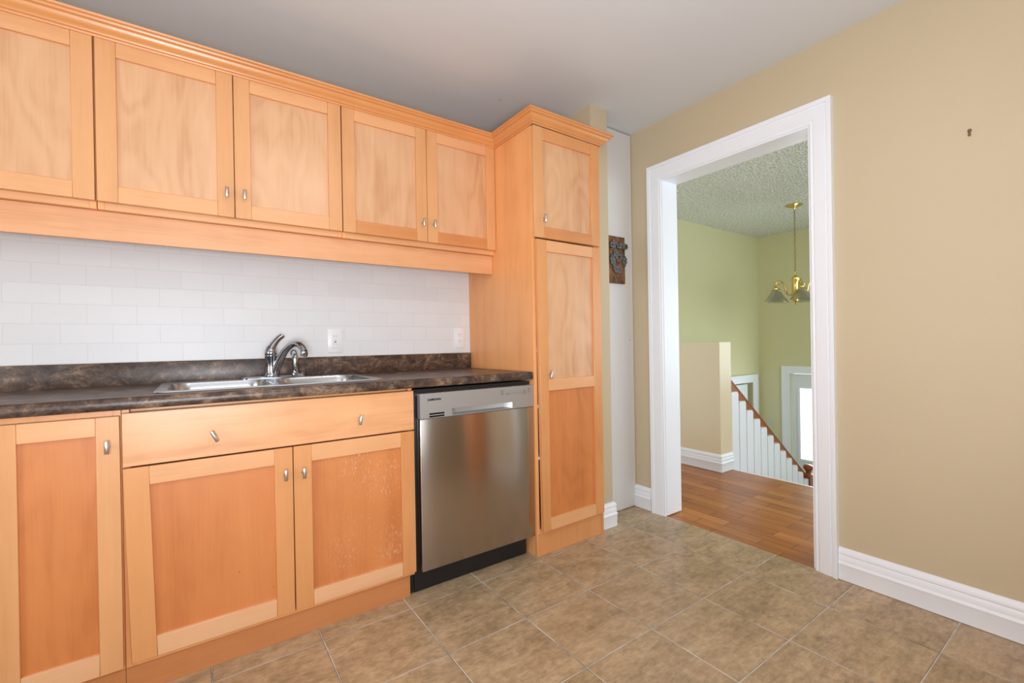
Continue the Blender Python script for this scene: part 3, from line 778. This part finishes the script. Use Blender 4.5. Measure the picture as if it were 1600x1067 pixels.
# side sprayer
ss = thing('side_sprayer', (-.378, -.10, fz + .009), 'small upright chrome side sprayer to the right of the faucet', 'sprayer')
g = G(); g.lathe((-.378, -.10, fz + .0095), [(.021, 0), (.020, .006), (.013, .010), (.0125, .014)], 'chrome', 20); g.build('base', ss)
g = G(); g.lathe((-.378, -.10, fz + .0225), [(.0125, 0), (.0135, .008), (.0140, .05), (.0145, .066), (.012, .075), (.006, .082), (.001, .083)], 'chrome', 20); g.build('body', ss)
g = G(); c_ = V(-.384, -.101, fz + .110); g.tube([c_ + V(.011 * math.cos(a), -.002 * math.cos(a), .012 * math.sin(a)) for a in [2 * math.pi * i / 16 for i in range(17)]], .0034, 'black_chrome' if 'black_chrome' in MATS else 'chrome', 8, False)
g.build('trigger_ring', ss)
hc = G(); hc.lathe((-.352, -.112, fz + .0095), [(.012, 0), (.012, .003), (.008, .008), (.001, .010)], 'chrome', 16); hc.build('hole_cap', fc)

# dishwasher
dw = thing('dishwasher', (.30, -.31, 0), 'stainless steel dishwasher with black kick plate between sink cabinet and pantry', 'dishwasher')
DX0, DX1, DYf = .002, .5925, -.632
g = G(); g.box((-.0125, -.592, .102), (.591, -.03, .862), 'black_plastic', .001); g.box((-.0125, -.604, .835), (.591, -.592, .862), 'black_plastic'); g.build('tub', dw)
g = G(); g.box((-.0125, -.578, .002), (.575, -.560, .1015), 'black_plastic', .001); g.box((-.034, -.572, .002), (-.0127, -.556, .083), 'black_plastic'); g.build('kick_plate', dw)
g = G(); g.box((DX0, DYf, .103), (DX1, DYf + .038, .7375), 'stainless_door', .0025, 2); g.build('door_panel', dw)
# control panel with a recessed pocket handle
g = G(); za, zb2_ = .7395, .8445; xa, xb = DX0, DX1; p0, p1, q0, q1 = .148, .466, .7435, .7715; D = DYf - .002; Bk = D + .030
for a_, b_ in (((xa, D, q1), (xb, Bk, zb2_)), ((xa, D, za), (p0, Bk, q1)), ((p1, D, za), (xb, Bk, q1)), ((p0, D, za), (p1, Bk, q0))): g.box(a_, b_, 'stainless_panel')
g.build('control_panel', dw)
g = G()
o1 = [V(p0, D - .0004, q0), V(p1, D - .0004, q0), V(p1, D - .0004, q1), V(p0, D - .0004, q1)]
i1 = [V(p0 + .028, D + .024, q0 + .006), V(p1 - .038, D + .024, q0 + .006), V(p1 - .038, D + .024, q1 - .002), V(p0 + .028, D + .024, q1 - .002)]
g.quadstrip([o1, i1], 'stainless_panel', True, False, False); g.bm.faces.new([g.bm.verts[-4 + k] if False else v for k, v in enumerate(list(g.bm.verts)[-4:])]); g.mi('stainless_panel')
g.build('pocket_handle', dw)
for k, z_ in enumerate((.7575, .7465)):
    g = G(); g.box((.043, D - .0008, z_ - .0034), (.112, D + .0002, z_ + .0034), 'logo_black'); g.build('vent_slot', dw)
g = G(); text_geo(g, 'SAMSUNG', (.036, D - .0008, .8135), .0126, 'logo_black', (1, 0, 0), (0, 0, 1), .0005, .00035, 1.10); g.build('lettering', dw, label='black brand lettering')
g = G()
def line(x0, z0, x1, z1, w_=.0012): g.box((x0, D - .0008, z0), (x1, D + .0002, z1), 'icon_grey')
for sx_, s_ in ((.405, 1), (.560, 1)):
    line(sx_, .806, sx_ + .003, .828); line(sx_, .8265, sx_ + .016, .829); line(sx_ + .009, .810, sx_ + .012, .820)
for x_ in (.440, .452, .464, .478, .492, .506, .520, .532): line(x_, .8235, x_ + .008, .8245)
line(.432, .806, .447, .8075); line(.432, .814, .447, .8155); line(.432, .806, .434, .8155); line(.445, .806, .447, .8155)
for x_ in (.453, .468, .482, .496, .510): line(x_, .8135, x_ + .011, .815); line(x_, .8085, x_ + .011, .8095)
g.lathe((.538, D + .0002, .8125), [(.0095, 0), (.0095, .001), (.006, .001), (.006, 0)], 'icon_grey', 20, V(0, -1, 0), False, False)
g.build('button_markings', dw)

# cabinet on the opposite side, seen as the warm band mirrored in the dishwasher
oc = thing('tall_cabinet', (1.35, -2.72, 0), 'tall plain maple cabinet against the right wall, mirrored in the steel dishwasher door', 'cabinet')
g = G(); g.box((1.20, -2.95, .0), (1.503, -2.50, 2.05), 'maple_side', .002); g.build('carcass', oc)
for q in ((.10, 1.0), (1.01, 2.04)):
    g = G(); g.box((1.18, -2.945, q[0]), (1.199, -2.505, q[1]), 'maple_panel_lower', .002); g.build('door', oc)

# outlets
def outlet(name_label, xc, zc_, wx, hz, kind):
    t_ = thing('wall_outlet', (xc, -.0085, zc_), name_label, 'outlet', 'outlets on the tiled backsplash')
    g = G(); g.box((xc - wx / 2, -.0135, zc_ - hz / 2), (xc + wx / 2, -.008, zc_ + hz / 2), 'white_plastic', .002, 2); g.build('cover_plate', t_)
    if kind == 'duplex':
        for dz in (.0195, -.0195):
            g = G(); g.lathe((xc, -.0135, zc_ + dz), [(.0165, 0), (.0165, .0015), (.001, .0015)], 'white_plastic', 20, V(0, -1, 0), False); r_ = g.build('receptacle', t_)
            for dx in (-.006, .006):
                g = G(); g.box((xc + dx - .001, -.0156, zc_ + dz), (xc + dx + .001, -.0149, zc_ + dz + .008), 'icon_grey'); g.build('slot', r_)
            g = G(); g.sphere((xc, -.0151, zc_ + dz - .007), .0022, 'icon_grey', (1, .3, 1), 8); g.build('ground_hole', r_)
    else:
        g = G(); g.box((xc - .0165, -.0155, zc_ - .033), (xc + .0165, -.0134, zc_ + .033), 'white_plastic', .001); r_ = g.build('receptacle', t_)
        for dz in (.020, -.020):
            for dx in (-.006, .006):
                g = G(); g.box((xc + dx - .0009, -.0160, zc_ + dz), (xc + dx + .0009, -.0154, zc_ + dz + .007), 'icon_grey'); g.build('slot', r_)
        for dz, m_ in ((.005, 'melamine'), (-.005, 'icon_grey')):
            g = G(); g.box((xc - .005, -.0168, zc_ + dz - .003), (xc + .005, -.0154, zc_ + dz + .003), m_, .0005); g.build('button', r_)
outlet('white wall outlet on the tile just right of the faucet', -.180, 1.076, .070, .118, 'gfci')
outlet('white wall outlet on the tile beside the pantry cabinet', .522, 1.086, .068, .116, 'duplex')

# plaque on the white recess panel
pq = thing('wall_plaque', (1.364, -.478, 1.408), 'small rusty brown wooden plaque with raised grey letters on the white panel', 'plaque')
g = G(); g.box((1.293, -.492, 1.408), (1.436, -.4775, 1.696), 'rust_board', .002); g.build('board', pq)
g = G(); text_geo(g, 'druno', (1.293, -.500, 1.622), .067, 'pewter', (1, 0, 0), (0, 0, 1), .007, .0022, .93)
g.build('lettering', pq)
def leaf(cx_, cz_, ang, L):
    g = G(); n = 14; pts = []
    for i in range(n):
        a = 2 * math.pi * i / n; r = L * (1 if i % 2 == 0 else .72)
        x, z = r * math.cos(a) * .62, r * math.sin(a)
        pts.append(V(cx_ + x * math.cos(ang) - z * math.sin(ang), -.500, cz_ + x * math.sin(ang) + z * math.cos(ang)))
    g.prism(pts, (0, .008, 0), 'pewter'); g.tube([V(cx_ + math.sin(ang) * L * .8, -.501, cz_ - math.cos(ang) * L * .8), V(cx_ - math.sin(ang) * L * .8, -.501, cz_ + math.cos(ang) * L * .8)], .0025, 'pewter', 6)
    g.build('leaf', pq)
for q in ((1.352, 1.582, .7, .040), (1.388, 1.570, -.5, .036), (1.320, 1.545, .2, .040), (1.426, 1.545, -.3, .036), (1.360, 1.492, 1.35, .046)): leaf(*q)
g = G(); g.sphere((1.370, -.496, 1.546), .016, 'rust_board', (1, .4, 1), 10); g.build('flower_center', pq)
g = G(); g.tube([(1.352, -.494, 1.470), (1.362, -.494, 1.455), (1.356, -.494, 1.440)], .004, 'brass_dark', 8); g.build('hook', pq)

# wall anchor on the right wall
g = G(); g.lathe((XW, -2.026, 1.786), [(.001, 0), (.006, 0), (.0055, .004), (.003, .006), (.001, .0062)], 'nail_brown', 10, V(-1, 0, 0)); g.box((XW - .005, -2.029, 1.766), (XW, -2.022, 1.780), 'nail_brown', .001)
g.build('wall_anchor', label='tiny brown nail left in the bare yellow wall right of the doorway', cat='nail')

# ceiling lamp behind the picture edge
lp = thing('ceiling_lamp', (KITCHEN_LAMP[0], KITCHEN_LAMP[1], CH), 'round flush white glass ceiling lamp above the kitchen floor', 'lamp')
g = G(); g.lathe((*KITCHEN_LAMP, CH), [(.001, 0), (.19, 0), (.19, -.03), (.175, -.04), (.001, -.04)], 'brass', 32); g.build('base', lp)
g = G(); g.lathe((*KITCHEN_LAMP, CH - .04), [(.17, 0), (.165, -.03), (.13, -.06), (.08, -.078), (.001, -.085)], 'lamp_dome', 32); g.build('lamp_shade', lp)
